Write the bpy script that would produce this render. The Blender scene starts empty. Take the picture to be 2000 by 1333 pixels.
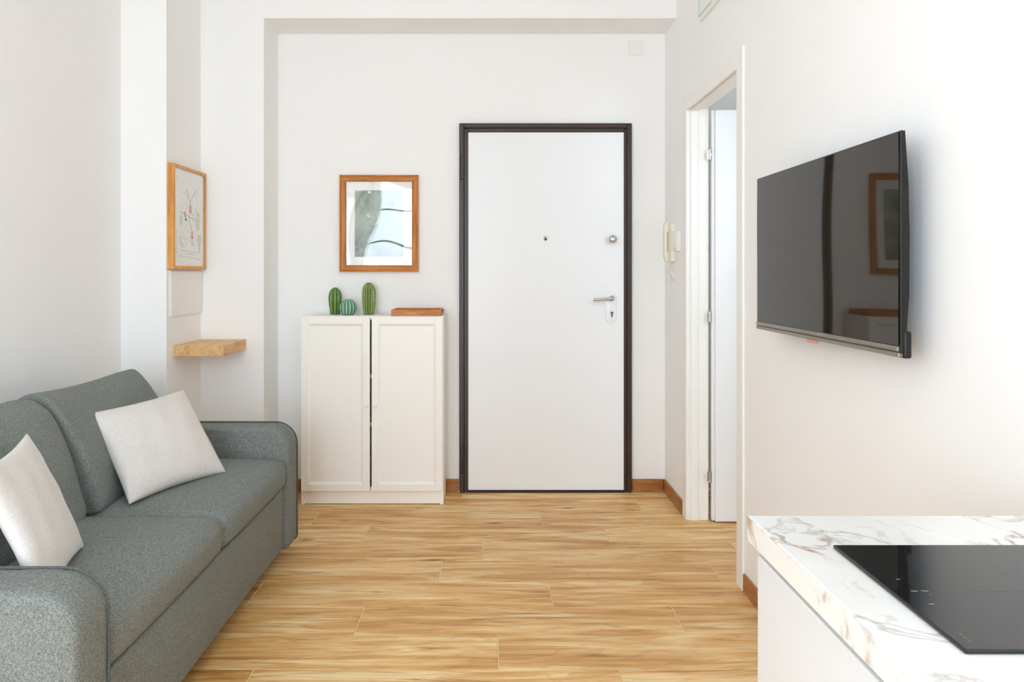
import bpy, bmesh, math, random
from mathutils import Vector, Matrix
random.seed(7)
scene = bpy.context.scene
COL = scene.collection

# ------------------------------------------------------------------ camera, world, light, exposure
CAM_H = 1.304
F_PX = 1450.0
cam_d = bpy.data.cameras.new('camera')
cam = bpy.data.objects.new('camera', cam_d); COL.objects.link(cam)
cam.location = (0, 0, CAM_H); cam.rotation_euler = (math.radians(90), 0, 0)
cam_d.sensor_fit = 'HORIZONTAL'; cam_d.sensor_width = 36.0
cam_d.lens = F_PX / 2000 * 36
cam_d.shift_x = (1000 - 957) / 2000
cam_d.shift_y = -(666.5 - 533) / 2000
cam_d.clip_start = 0.02
scene.camera = cam

world = bpy.data.worlds.new('overcast_sky'); scene.world = world
world.use_nodes = True
bg = world.node_tree.nodes['Background']
bg.inputs['Color'].default_value = (0.845, 0.975, 1.125, 1)
bg.inputs['Strength'].default_value = 8.6

def portal(name, loc, rot, sx, sy):
    l = bpy.data.lights.new(name, 'AREA'); l.shape = 'RECTANGLE'; l.size = sx; l.size_y = sy
    l.cycles.is_portal = True
    o = bpy.data.objects.new(name, l); COL.objects.link(o)
    o.location = loc; o.rotation_euler = rot
    return o
REAR = -1.40
WX0, WX1, WZ0, WZ1 = -1.62, -0.05, 0.30, 2.60          # french window behind the camera
portal('window_daylight', ((WX0 + WX1) / 2, REAR - .12, (WZ0 + WZ1) / 2), (math.radians(90), 0, 0), WX1 - WX0, WZ1 - WZ0)
LWY0, LWY1, LWZ0, LWZ1 = -1.20, -.50, .75, 2.40       # unseen side window in the left wall, added to brighten the right wall
portal('added_side_daylight', (-1.965, (LWY0 + LWY1) / 2, (LWZ0 + LWZ1) / 2), (math.radians(90), 0, math.radians(-90)), LWY1 - LWY0, LWZ1 - LWZ0)
HWX0, HWX1, HWZ0, HWZ1, HY0 = 1.56, 2.14, 1.35, 2.32, 1.9
portal('hall_window_daylight', ((HWX0 + HWX1) / 2, HY0 - .12, (HWZ0 + HWZ1) / 2), (math.radians(90), 0, 0), HWX1 - HWX0, HWZ1 - HWZ0)

vs = scene.view_settings
vs.view_transform = 'Standard'; vs.look = 'None'; vs.gamma = 1.0; vs.use_curve_mapping = False
vs.exposure = 0.07
scene.cycles.max_bounces = 16; scene.cycles.diffuse_bounces = 10; scene.cycles.glossy_bounces = 6
scene.cycles.transparent_max_bounces = 12; scene.cycles.use_denoising = True
scene.cycles.caustics_reflective = False; scene.cycles.caustics_refractive = False
scene.cycles.sample_clamp_indirect = 10

# ------------------------------------------------------------------ helpers
def lin(r, g, b):
    def f(c):
        c /= 255
        return c / 12.92 if c <= .04045 else ((c + .055) / 1.055) ** 2.4
    return (f(r), f(g), f(b), 1)

def newmat(name, color=(.8, .8, .8, 1), rough=.6, ior=1.45, metal=0, spec=None):
    m = bpy.data.materials.new(name); m.use_nodes = True
    p = m.node_tree.nodes['Principled BSDF']
    p.inputs['Base Color'].default_value = color
    p.inputs['Roughness'].default_value = rough
    p.inputs['IOR'].default_value = ior
    p.inputs['Metallic'].default_value = metal
    if spec is not None: p.inputs['Specular IOR Level'].default_value = spec
    return m, m.node_tree.nodes, m.node_tree.links, p

def noise(N, L, vec, scale, detail=4, rough=.5, dist=0):
    n = N.new('ShaderNodeTexNoise'); n.inputs['Scale'].default_value = scale
    n.inputs['Detail'].default_value = detail; n.inputs['Roughness'].default_value = rough
    n.inputs['Distortion'].default_value = dist
    if vec is not None: L.new(vec, n.inputs['Vector'])
    return n

def ramp(N, L, fac, stops):
    r = N.new('ShaderNodeValToRGB'); e = r.color_ramp.elements
    while len(e) < len(stops): e.new(.5)
    for el, (p, c) in zip(e, stops): el.position = p; el.color = c
    L.new(fac, r.inputs['Fac']); return r

def mixc(N, L, fac, a, b, mode='MIX'):
    m = N.new('ShaderNodeMix'); m.data_type = 'RGBA'; m.blend_type = mode
    for s, v in ((m.inputs[0], fac), (m.inputs[6], a), (m.inputs[7], b)):
        if hasattr(v, 'links'): L.new(v, s)
        else: s.default_value = v
    return m.outputs[2]

def mapping(N, L, scale=(1, 1, 1), rot=(0, 0, 0), rnd=False):
    tc = N.new('ShaderNodeTexCoord'); out = tc.outputs['Object']
    if rnd:
        oi = N.new('ShaderNodeObjectInfo'); mu = N.new('ShaderNodeVectorMath'); mu.operation = 'MULTIPLY_ADD'
        L.new(oi.outputs['Random'], mu.inputs[0]); mu.inputs[1].default_value = (37, 53, 71); L.new(out, mu.inputs[2])
        out = mu.outputs[0]
    mp = N.new('ShaderNodeMapping'); mp.inputs['Scale'].default_value = scale; mp.inputs['Rotation'].default_value = rot
    L.new(out, mp.inputs['Vector']); return mp.outputs['Vector']

def bump(N, L, p, h, strength, dist=.002):
    b = N.new('ShaderNodeBump'); b.inputs['Strength'].default_value = strength; b.inputs['Distance'].default_value = dist
    L.new(h, b.inputs['Height']); L.new(b.outputs['Normal'], p.inputs['Normal'])

def plain(name, rgb, rough=.5, ior=1.45, metal=0, bumpy=0, bscale=60):
    m, N, L, p = newmat(name, lin(*rgb), rough, ior, metal)
    v = mapping(N, L)
    n = noise(N, L, v, bscale, 3)
    c = lin(*rgb); d = tuple(x * .97 for x in c[:3]) + (1,)
    n2 = noise(N, L, v, 2.5, 3)
    L.new(mixc(N, L, n2.outputs['Fac'], c, d), p.inputs['Base Color'])
    if bumpy: bump(N, L, p, n.outputs['Fac'], bumpy)
    return m

def wood(name, dark, mid, light, scale=(2, 22, 22), rough=.45, rnd=True):
    m, N, L, p = newmat(name, lin(*mid), rough)
    v = mapping(N, L, scale, rnd=rnd)
    n = noise(N, L, v, 1.6, 8, .6, .8)
    r = ramp(N, L, n.outputs['Fac'], [(.3, lin(*dark)), (.5, lin(*mid)), (.72, lin(*light))])
    L.new(r.outputs['Color'], p.inputs['Base Color'])
    bump(N, L, p, n.outputs['Fac'], .15)
    return m

M = {}
M['wall'] = plain('warm_white_paint', (246, 246, 245), .75, bumpy=.06, bscale=90)
M['wall_hall'] = plain('cool_white_paint', (246, 245, 241), .75)
M['ceil'] = plain('ceiling_paint', (247, 247, 246), .8)
M['white_door'] = plain('white_door_laminate', (240, 242, 244), .35)
M['white_trim'] = plain('white_lacquer_trim', (243, 242, 238), .35)
M['cab'] = plain('off_white_foil', (248, 246, 240), .38)
M['kitchen'] = plain('white_kitchen_front', (220, 223, 226), .22)
M['alu'] = plain('pale_grip_profile', (236, 236, 233), .3)
M['brown'] = plain('dark_brown_steel', (58, 44, 37), .38, bumpy=.1, bscale=200)
M['brown2'] = plain('darker_brown_steel', (40, 29, 24), .4)
M['black'] = plain('black_plastic', (20, 18, 17), .3)
M['dark_gap'] = plain('dark_interior', (52, 48, 44), .8)
M['chrome'] = plain('satin_nickel', (205, 202, 196), .24, metal=1)
M['chrome_dark'] = plain('dark_steel', (120, 118, 116), .3, metal=1)
M['plate'] = plain('white_metal_plate', (240, 241, 243), .25)
M['cream_plastic'] = plain('ivory_plastic', (238, 235, 218), .35)
M['white_plastic'] = plain('white_plastic', (242, 240, 236), .4)
M['oak'] = wood('oak_shelf', (198, 148, 92), (222, 178, 122), (232, 194, 140), (22, 3, 22))
M['oakframe'] = wood('oak_frame', (196, 130, 58), (218, 156, 80), (230, 176, 102), (26, 26, 3))
M['cherry_v'] = wood('cherry_frame_upright', (156, 88, 28), (190, 118, 44), (208, 140, 66), (30, 30, 3))
M['cherry_h'] = wood('cherry_frame_rail', (156, 88, 28), (190, 118, 44), (208, 140, 66), (3, 30, 30))
M['tray'] = wood('acacia_tray', (140, 76, 24), (194, 118, 44), (216, 150, 78), (6, 40, 60))
M['skirt'] = wood('wood_look_skirting', (128, 80, 40), (164, 108, 58), (186, 130, 76), (4, 4, 34))
M['paper'] = plain('white_mat_board', (249, 249, 247), .8)
M['grout'] = plain('pale_grout', (240, 216, 174), .8)
M['silver'] = plain('silver_strip', (150, 144, 136), .3, metal=.7)
M['mark'] = plain('grey_print', (150, 148, 142), .5)
M['red_print'] = plain('red_print', (224, 92, 84), .7)
M['black_print'] = plain('black_print', (50, 48, 48), .7)
M['grey_print'] = plain('street_print', (168, 170, 168), .8)
M['green_print'] = plain('park_print', (222, 230, 214), .8)
M['blue_print'] = plain('water_print', (216, 228, 232), .8)
M['exit'] = plain('pale_green_sign', (230, 240, 228), .3)
M['exit_line'] = plain('sign_outline', (176, 190, 178), .5)
M['feet'] = plain('black_foot', (30, 28, 27), .5)

# porcelain planks
def plank_material():
    m, N, L, p = newmat('wood_look_porcelain', rough=.42, ior=1.45)
    v1 = mapping(N, L, (1.0, 9, 1), rnd=True)
    v2 = mapping(N, L, (2.2, 42, 1), rnd=True)
    v3 = mapping(N, L, (.9, 13, 1), rnd=True)
    broad = noise(N, L, v1, 1.5, 4, .55, 1.1)
    fine = noise(N, L, v2, 1.8, 6, .6, .5)
    streak = noise(N, L, v3, 1.25, 6, .6, 2.4)
    base = ramp(N, L, broad.outputs['Fac'], [(.30, lin(198, 140, 72)), (.47, lin(229, 180, 112)), (.64, lin(248, 218, 162))])
    f = ramp(N, L, fine.outputs['Fac'], [(.34, (.58, .47, .36, 1)), (.56, (1, 1, 1, 1))])
    c = mixc(N, L, .32, base.outputs['Color'], f.outputs['Color'], 'MULTIPLY')
    s = ramp(N, L, streak.outputs['Fac'], [(.57, (0, 0, 0, 1)), (.70, (1, 1, 1, 1))])
    sm = N.new('ShaderNodeMath'); sm.operation = 'MULTIPLY'; L.new(s.outputs['Color'], sm.inputs[0]); sm.inputs[1].default_value = .72
    c = mixc(N, L, sm.outputs[0], c, lin(142, 90, 44))
    vg = mapping(N, L, (.55, 5.5, 1), rnd=True)
    ring = noise(N, L, vg, 1.6, 3, .5, .7)
    fr = N.new('ShaderNodeMath'); fr.operation = 'MULTIPLY'; L.new(ring.outputs['Fac'], fr.inputs[0]); fr.inputs[1].default_value = 11
    fc = N.new('ShaderNodeMath'); fc.operation = 'FRACT'; L.new(fr.outputs[0], fc.inputs[0])
    gl = ramp(N, L, fc.outputs[0], [(0, (.30, .30, .30, 1)), (.14, (.07, .07, .07, 1)), (.5, (0, 0, 0, 1)), (.94, (.04, .04, .04, 1)), (1, (.30, .30, .30, 1))])
    c = mixc(N, L, gl.outputs['Color'], c, lin(140, 88, 42))
    vk = mapping(N, L, (3.0, 9, 1), rnd=True)
    vo = N.new('ShaderNodeTexVoronoi'); vo.inputs['Scale'].default_value = .55; L.new(vk, vo.inputs['Vector'])
    k = ramp(N, L, vo.outputs['Distance'], [(.03, (.8, .8, .8, 1)), (.10, (0, 0, 0, 1))])
    c = mixc(N, L, k.outputs['Color'], c, lin(108, 66, 32))
    oi = N.new('ShaderNodeObjectInfo')
    t = ramp(N, L, oi.outputs['Random'], [(0, (.90, .89, .87, 1)), (1, (1.0, 1.0, 1.0, 1))])
    c = mixc(N, L, 1.0, c, t.outputs['Color'], 'MULTIPLY')
    L.new(c, p.inputs['Base Color'])
    bump(N, L, p, fine.outputs['Fac'], .12, .001)
    return m
M['plank'] = plank_material()

def fabric(name, a, b, scale=420, sheen=.25, bmp=.5):
    m, N, L, p = newmat(name, rough=.95, spec=.2)
    v = mapping(N, L)
    n = noise(N, L, v, scale, 2, .6)
    vx = mapping(N, L, (1, 1, .35)); n2 = noise(N, L, vx, scale * .8, 1, .5)
    vy = mapping(N, L, (.35, .35, 1)); n3 = noise(N, L, vy, scale * .8, 1, .5)
    ad = N.new('ShaderNodeMath'); ad.operation = 'ADD'; L.new(n2.outputs['Fac'], ad.inputs[0]); L.new(n3.outputs['Fac'], ad.inputs[1])
    ml = N.new('ShaderNodeMath'); ml.operation = 'MULTIPLY_ADD'; L.new(ad.outputs[0], ml.inputs[0]); ml.inputs[1].default_value = .33
    th = N.new('ShaderNodeMath'); th.operation = 'MULTIPLY'; L.new(n.outputs['Fac'], th.inputs[0]); th.inputs[1].default_value = .33
    L.new(th.outputs[0], ml.inputs[2])
    r = ramp(N, L, ml.outputs[0], [(.40, lin(*a)), (.60, lin(*b))])
    big = noise(N, L, v, 5, 3)
    g = ramp(N, L, big.outputs['Fac'], [(.3, (.95, .95, .95, 1)), (.7, (1, 1, 1, 1))])
    L.new(mixc(N, L, 1.0, r.outputs['Color'], g.outputs['Color'], 'MULTIPLY'), p.inputs['Base Color'])
    p.inputs['Sheen Weight'].default_value = sheen; p.inputs['Sheen Roughness'].default_value = .5
    bump(N, L, p, ml.outputs[0], bmp, .0015)
    return m
M['sofa'] = fabric('grey_sofa_weave', (96, 100, 97), (148, 153, 148), 650, .04, .4)
M['piping'] = fabric('dark_piping', (74, 79, 78), (110, 116, 113), 650, .03)
M['pillow'] = fabric('cream_linen', (212, 208, 203), (232, 228, 223), 600, .05, .3)

def marble():
    m, N, L, p = newmat('white_marble_laminate', rough=.25)
    v = mapping(N, L, (1, 1, 1), (0.3, .2, .6))
    w = noise(N, L, v, 2.2, 4, .55)
    wv = N.new('ShaderNodeVectorMath'); wv.operation = 'MULTIPLY_ADD'
    L.new(w.outputs['Color'], wv.inputs[0]); wv.inputs[1].default_value = (.5, .5, .5); L.new(v, wv.inputs[2])
    st = N.new('ShaderNodeMapping'); st.inputs['Scale'].default_value = (2.0, 5.5, 4.0); L.new(wv.outputs[0], st.inputs['Vector'])
    n = noise(N, L, st.outputs['Vector'], 1.3, 7, .6, .5)
    band = ramp(N, L, n.outputs['Fac'], [(.468, (0, 0, 0, 1)), (.492, (1, 1, 1, 1)), (.516, (0, 0, 0, 1))])
    gate = noise(N, L, v, 4.5, 3)
    gr = ramp(N, L, gate.outputs['Fac'], [(.47, (0, 0, 0, 1)), (.64, (1, 1, 1, 1))])
    mu = N.new('ShaderNodeMath'); mu.operation = 'MULTIPLY'
    L.new(band.outputs['Color'], mu.inputs[0]); L.new(gr.outputs['Color'], mu.inputs[1])
    tint = noise(N, L, v, 9, 3)
    vc = ramp(N, L, tint.outputs['Fac'], [(.35, lin(150, 142, 136)), (.65, lin(178, 150, 128))])
    cloud = noise(N, L, v, 3.5, 4)
    base = ramp(N, L, cloud.outputs['Fac'], [(.3, lin(224, 223, 219)), (.7, lin(236, 236, 233))])
    L.new(mixc(N, L, mu.outputs[0], base.outputs['Color'], vc.outputs['Color']), p.inputs['Base Color'])
    return m
M['marble'] = marble()
def marble_edge():
    m, N, L, p = newmat('veined_marble_edging', rough=.3)
    v = mapping(N, L, (1, 11, 9), (.5, 0, 0))
    n = noise(N, L, v, 1.15, 6, .62, 1.0)
    r = ramp(N, L, n.outputs['Fac'], [(.53, (0, 0, 0, 1)), (.62, (.55, .55, .55, 1)), (.72, (1, 1, 1, 1))])
    t = noise(N, L, v, 2.5, 3)
    vc = ramp(N, L, t.outputs['Fac'], [(.38, lin(140, 130, 126)), (.62, lin(186, 150, 112))])
    L.new(mixc(N, L, r.outputs['Color'], lin(230, 228, 224), vc.outputs['Color']), p.inputs['Base Color'])
    return m
M['marble_edge'] = marble_edge()

m, N, L, p = newmat('black_tv_glass', (.016, .012, .008, 1), .03, 1.49); M['screen'] = m
v = mapping(N, L); n_ = noise(N, L, v, 3); L.new(mixc(N, L, n_.outputs['Fac'], (.015, .011, .007, 1), (.018, .013, .008, 1)), p.inputs['Base Color'])
m, N, L, p = newmat('black_ceramic_glass', (.006, .006, .006, 1), .05, 1.52); M['hob'] = m
v = mapping(N, L); n_ = noise(N, L, v, 3); L.new(mixc(N, L, n_.outputs['Fac'], (.006, .006, .006, 1), (.008, .008, .008, 1)), p.inputs['Base Color'])

def clear_glass(name, f0=.04):
    m = bpy.data.materials.new(name); m.use_nodes = True
    N, L = m.node_tree.nodes, m.node_tree.links
    N.remove(N['Principled BSDF'])
    t = N.new('ShaderNodeBsdfTransparent'); g = N.new('ShaderNodeBsdfGlossy'); g.inputs['Roughness'].default_value = 0
    lw = N.new('ShaderNodeLayerWeight'); pw = N.new('ShaderNodeMath'); pw.operation = 'POWER'; pw.inputs[1].default_value = 5
    L.new(lw.outputs['Facing'], pw.inputs[0])
    ma = N.new('ShaderNodeMath'); ma.operation = 'MULTIPLY_ADD'; ma.inputs[1].default_value = 1 - f0; ma.inputs[2].default_value = f0
    L.new(pw.outputs[0], ma.inputs[0])
    mx = N.new('ShaderNodeMixShader'); L.new(ma.outputs[0], mx.inputs[0]); L.new(t.outputs[0], mx.inputs[1]); L.new(g.outputs[0], mx.inputs[2])
    L.new(mx.outputs[0], N['Material Output'].inputs['Surface'])
    return m
M['glass'] = clear_glass('picture_glazing', .11)
M['glass_thin'] = clear_glass('map_glazing', .02)

m = bpy.data.materials.new('sheer_voile'); m.use_nodes = True; N, L = m.node_tree.nodes, m.node_tree.links
N.remove(N['Principled BSDF'])
t = N.new('ShaderNodeBsdfTransparent'); d = N.new('ShaderNodeBsdfTranslucent'); d.inputs['Color'].default_value = (.9, .9, .88, 1)
mx = N.new('ShaderNodeMixShader'); mx.inputs[0].default_value = .45
L.new(t.outputs[0], mx.inputs[1]); L.new(d.outputs[0], mx.inputs[2]); L.new(mx.outputs[0], N['Material Output'].inputs['Surface']); M['voile'] = m

# green botanical print: flat printed image
m, N, L, p = newmat('misty_green_print', rough=.7); M['print'] = m
v = mapping(N, L); n1 = noise(N, L, v, 9, 5, .6, .6)
r1 = ramp(N, L, n1.outputs['Fac'], [(.3, lin(96, 112, 98)), (.52, lin(146, 166, 146)), (.75, lin(190, 206, 188))])
sx = N.new('ShaderNodeSeparateXYZ'); L.new(v, sx.inputs[0])
mr = N.new('ShaderNodeMapRange'); mr.inputs[1].default_value = 1.38; mr.inputs[2].default_value = 1.62; L.new(sx.outputs['Z'], mr.inputs[0])
r2 = ramp(N, L, mr.outputs[0], [(0, lin(150, 148, 140)), (.5, lin(228, 232, 226)), (1, (1, 1, 1, 1))])
L.new(mixc(N, L, .8, r1.outputs['Color'], r2.outputs['Color'], 'MULTIPLY'), p.inputs['Base Color'])

# ceramics with their glaze colours (rib lines follow a per-vertex attribute)
def ceramic(name, body, body2, line, lo, hi):
    m, N, L, p = newmat(name, rough=.18, ior=1.5)
    a = N.new('ShaderNodeAttribute'); a.attribute_name = 'rib'
    v = mapping(N, L); n = noise(N, L, v, 30, 3)
    c = mixc(N, L, n.outputs['Fac'], lin(*body), lin(*body2))
    r = ramp(N, L, a.outputs['Fac'], [(lo, (0, 0, 0, 1)), (hi, (1, 1, 1, 1))])
    L.new(mixc(N, L, r.outputs['Color'], c, lin(*line)), p.inputs['Base Color'])
    return m
M['cactus_a'] = ceramic('green_glaze', (58, 98, 34), (78, 122, 48), (134, 160, 78), .72, .97)
M['cactus_b'] = ceramic('blue_green_glaze', (64, 120, 92), (88, 144, 114), (196, 222, 204), .80, .95)
M['cactus_c'] = ceramic('olive_glaze', (74, 102, 36), (98, 126, 52), (122, 146, 66), .6, 1.0)
M['spine'] = plain('pale_spine', (228, 230, 182), .4)

def place(o, parent):
    COL.objects.link(o)
    if parent is not None:
        o.parent = parent
        w = Vector((0, 0, 0)); q = parent
        while q: w += q.location; q = q.parent
        o.location = -w
    return o

def mesh_obj(name, verts, faces, mat, parent=None, smooth=False, recalc=True):
    me = bpy.data.meshes.new(name); me.from_pydata([tuple(v) for v in verts], [], faces); me.validate(); me.update()
    if recalc:
        bm = bmesh.new(); bm.from_mesh(me); bmesh.ops.recalc_face_normals(bm, faces=bm.faces); bm.to_mesh(me); bm.free()
    me.materials.append(M[mat])
    if smooth: me.polygons.foreach_set('use_smooth', [True] * len(me.polygons))
    return place(bpy.data.objects.new(name, me), parent)

def bm_obj(name, bm, mat, parent=None, smooth=False):
    bmesh.ops.recalc_face_normals(bm, faces=bm.faces)
    me = bpy.data.meshes.new(name); bm.to_mesh(me); bm.free(); me.materials.append(M[mat])
    if smooth:
        me.polygons.foreach_set('use_smooth', [True] * len(me.polygons))
        me.set_sharp_from_angle(angle=math.radians(38))
    return place(bpy.data.objects.new(name, me), parent)

def add_box(bm, x0, x1, y0, y1, z0, z1, bev=0, seg=2):
    b = bmesh.new()
    bmesh.ops.create_cube(b, size=1)
    for v in b.verts:
        v.co = ((x0 + x1) / 2 + v.co.x * (x1 - x0), (y0 + y1) / 2 + v.co.y * (y1 - y0), (z0 + z1) / 2 + v.co.z * (z1 - z0))
    if bev: bmesh.ops.bevel(b, geom=list(b.edges), offset=bev, segments=seg, affect='EDGES', profile=.5)
    t = bpy.data.meshes.new('tmp'); b.to_mesh(t); b.free(); bm.from_mesh(t); bpy.data.meshes.remove(t)

def boxes(name, lst, mat, parent=None, bev=0, seg=2, smooth=None):
    bm = bmesh.new()
    for c in lst: add_box(bm, *c, bev=bev, seg=seg)
    return bm_obj(name, bm, mat, parent, (bev >= .006) if smooth is None else smooth)

def box(name, x0, x1, y0, y1, z0, z1, mat, parent=None, bev=0, seg=2):
    return boxes(name, [(x0, x1, y0, y1, z0, z1)], mat, parent, bev, seg)

def add_tube(bm, pts, r, n=8, closed=False):
    pts = [Vector(p) for p in pts]; K = len(pts); rings = []
    up = None
    for i in range(K):
        a = pts[(i - 1) % K] if (closed or i > 0) else pts[i]
        c = pts[(i + 1) % K] if (closed or i < K - 1) else pts[i]
        t = (c - a).normalized()
        if up is None:
            up = Vector((0, 0, 1)) if abs(t.z) < .9 else Vector((1, 0, 0))
        u = (up - t * up.dot(t)).normalized(); w = t.cross(u); up = u
        rr = r[i] if isinstance(r, (list, tuple)) else r
        rings.append([bm.verts.new(pts[i] + (u * math.cos(2 * math.pi * k / n) + w * math.sin(2 * math.pi * k / n)) * rr) for k in range(n)])
    for i in range(K if closed else K - 1):
        A, B = rings[i], rings[(i + 1) % K]
        for k in range(n): bm.faces.new((A[k], A[(k + 1) % n], B[(k + 1) % n], B[k]))
    if not closed:
        bm.faces.new(rings[0]); bm.faces.new(rings[-1])

def tube(name, pts, r, mat, parent=None, n=8, closed=False):
    bm = bmesh.new(); add_tube(bm, pts, r, n, closed)
    return bm_obj(name, bm, mat, parent, True)

def lathe(name, prof, axis_pt, axis, mat, parent=None, n=24):
    """prof: list of (radius, distance along axis)"""
    ax = Vector(axis).normalized(); u = ax.orthogonal().normalized(); w = ax.cross(u); P = Vector(axis_pt)
    bm = bmesh.new(); rings = []
    for r, h in prof:
        rings.append([bm.verts.new(P + ax * h + (u * math.cos(2 * math.pi * k / n) + w * math.sin(2 * math.pi * k / n)) * max(r, 1e-5)) for k in range(n)])
    for A, B in zip(rings, rings[1:]):
        for k in range(n): bm.faces.new((A[k], A[(k + 1) % n], B[(k + 1) % n], B[k]))
    bm.faces.new(rings[0]); bm.faces.new(rings[-1])
    return bm_obj(name, bm, mat, parent, True)

def tag(o, label, cat, group=None, kind=None):
    o['label'] = label; o['category'] = cat
    if group: o['group'] = group
    if kind: o['kind'] = kind
    return o

def struct(o, label, cat):
    return tag(o, label, cat, kind='structure')

def empty(name, loc, label, cat, group=None, kind=None):
    o = bpy.data.objects.new(name, None); COL.objects.link(o); o.location = loc; o.empty_display_size = .1
    return tag(o, label, cat, group, kind)

def smoothpath(pts, n=8, closed=False):
    P = [Vector(p) for p in pts]; K = len(P); out = []
    for i in range(K if closed else K - 1):
        g = (lambda j: P[j % K]) if closed else (lambda j: P[min(max(j, 0), K - 1)])
        a, b, c, d = g(i - 1), g(i), g(i + 1), g(i + 2)
        for k in range(n):
            t = k / n
            out.append(.5 * ((2 * b) + (c - a) * t + (2 * a - 5 * b + 4 * c - d) * t * t + (3 * b - a - 3 * c + d) * t ** 3))
    if not closed: out.append(P[-1])
    return out

# ------------------------------------------------------------------ room shell
XL, XR, YB, CEIL = -1.845, 1.043, 4.427, 3.0
YA = 4.151                      # front plane of the alcove surround
XN = -1.264                     # left side of the alcove
XP, YP = -1.6175, 3.711         # pillar corner
ZS = 2.728                      # soffit of the alcove
DY0, DY1, DZ = 3.103, 3.91, 2.165   # inner door clear opening
WT = .095                       # right wall thickness
T = .12
HX1, HY1 = 2.6, 4.62            # hall beyond the inner door

struct(box('wall_far', XN - .5, XR + .0, YB, YB + T, 0, CEIL, 'wall'), 'warm white plaster wall around the entrance door and cabinet', 'wall')
struct(boxes('wall_left', [(XL - T, XL, REAR, LWY0, 0, CEIL), (XL - T, XL, LWY1, YP, 0, CEIL), (XL - T, XL, LWY0, LWY1, 0, LWZ0), (XL - T, XL, LWY0, LWY1, LWZ1, CEIL)], 'wall'), 'plain white plaster wall behind the grey sofa', 'wall')
struct(box('wall_left_pier', XL - T, XP, YP, YB + T, 0, CEIL, 'wall'), 'white square pier in the corner beyond the sofa', 'wall')
struct(boxes('wall_alcove', [(XP, XN, YA, YB, 0, CEIL), (XN, XR, YA, YB, ZS, CEIL)], 'wall'), 'white wall return and header beam framing the entrance alcove', 'wall')
struct(boxes('wall_right', [(XR, XR + WT, REAR, DY0 - .025, 0, CEIL), (XR, XR + WT, DY1 + .025, HY1, 0, CEIL), (XR, XR + WT, DY0 - .025, DY1 + .025, DZ + .025, CEIL)], 'wall'),
       'white plaster wall carrying the television and the open inner door', 'wall')
struct(boxes('wall_rear', [(XL, WX0, REAR - T, REAR, 0, CEIL), (WX1, XR, REAR - T, REAR, 0, CEIL), (WX0, WX1, REAR - T, REAR, 0, WZ0), (WX0, WX1, REAR - T, REAR, WZ1, CEIL)], 'wall'),
       'white wall with the wide window behind the viewer', 'wall')
struct(box('ceiling', XL - T, XR + WT, REAR - T, YB + T, CEIL, CEIL + T, 'ceil'), 'plain white ceiling above the room', 'ceiling')
struct(box('wall_hall_far', XR + WT, HX1, HY1, HY1 + T, 0, 2.7, 'wall_hall'), 'cool white end wall of the hall seen above the open inner door', 'wall')
struct(box('wall_hall_right', HX1, HX1 + T, HY0 - T, HY1 + T, 0, 2.7, 'wall_hall'), 'cool white side wall of the hall beyond the inner door', 'wall')
struct(boxes('wall_hall_near', [(XR + WT, HWX0, HY0 - T, HY0, 0, 2.7), (HWX1, HX1, HY0 - T, HY0, 0, 2.7), (HWX0, HWX1, HY0 - T, HY0, 0, HWZ0), (HWX0, HWX1, HY0 - T, HY0, HWZ1, 2.7)], 'wall_hall'),
       'cool white hall wall with a small window', 'wall')
struct(box('ceiling_hall', XR + WT, HX1 + T, HY0 - T, HY1 + T, 2.7, 2.7 + T, 'wall_hall'), 'cool white ceiling of the hall beyond the inner door', 'ceiling')

# floor: grout bed and separate porcelain planks
floor = struct(boxes('floor', [(XL, XR + .01, REAR - T, YB, -.06, -.0025), (XR + .01, HX1, HY0, HY1, -.06, -.0025)], 'grout'), 'honey coloured wood-look plank floor laid crosswise', 'floor')
PW, PL, G = .2304, 1.197, .0030
joints = {-1: -.776, 0: .028, 1: -.491, 2: -.953, 3: -.217, 4: -.036, 5: -.62, 6: -.928, 7: -.36, 8: -.16}
plank_cache = {}
def plank_mesh(l, w):
    key = (round(l, 3), round(w, 3))
    if key not in plank_cache:
        bm = bmesh.new()
        x, y, e, h = l / 2, w / 2, .0018, .0022
        lo = [bm.verts.new((sx * x, sy * y, -h)) for sx, sy in ((-1, -1), (1, -1), (1, 1), (-1, 1))]
        hi = [bm.verts.new((sx * (x - e), sy * (y - e), 0)) for sx, sy in ((-1, -1), (1, -1), (1, 1), (-1, 1))]
        bm.faces.new(hi)
        for k in range(4): bm.faces.new((lo[k], lo[(k + 1) % 4], hi[(k + 1) % 4], hi[k]))
        bmesh.ops.recalc_face_normals(bm, faces=bm.faces)
        me = bpy.data.meshes.new('plank'); bm.to_mesh(me); bm.free(); me.materials.append(M['plank'])
        plank_cache[key] = me
    return plank_cache[key]
for k in range(-17, 10):
    y0, y1 = 2.438 + PW * k, 2.438 + PW * (k + 1)
    ya, yb = max(y0, REAR), min(y1, HY1 if k >= 8 else 9)
    if yb - ya < .02: continue
    j = joints.get(k, random.uniform(-.6, .6))
    x = j - math.ceil((j - XL) / 1.2) * 1.2
    xmax = HX1 if (y0 > HY0 or k >= 9) else XR
    xmin = XL if k < 9 else XR + WT
    while x < xmax:
        xa, xb = max(x, xmin), min(x + 1.2, xmax)
        yc = min(yb, YB) if xa < XR and k < 9 else yb
        if xb - xa > .03:
            o = bpy.data.objects.new('plank', plank_mesh(xb - xa - G, yc - ya - G))
            COL.objects.link(o); o.parent = floor; o.location = ((xa + xb) / 2, (ya + yc) / 2, 0)
        x += 1.2

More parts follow.
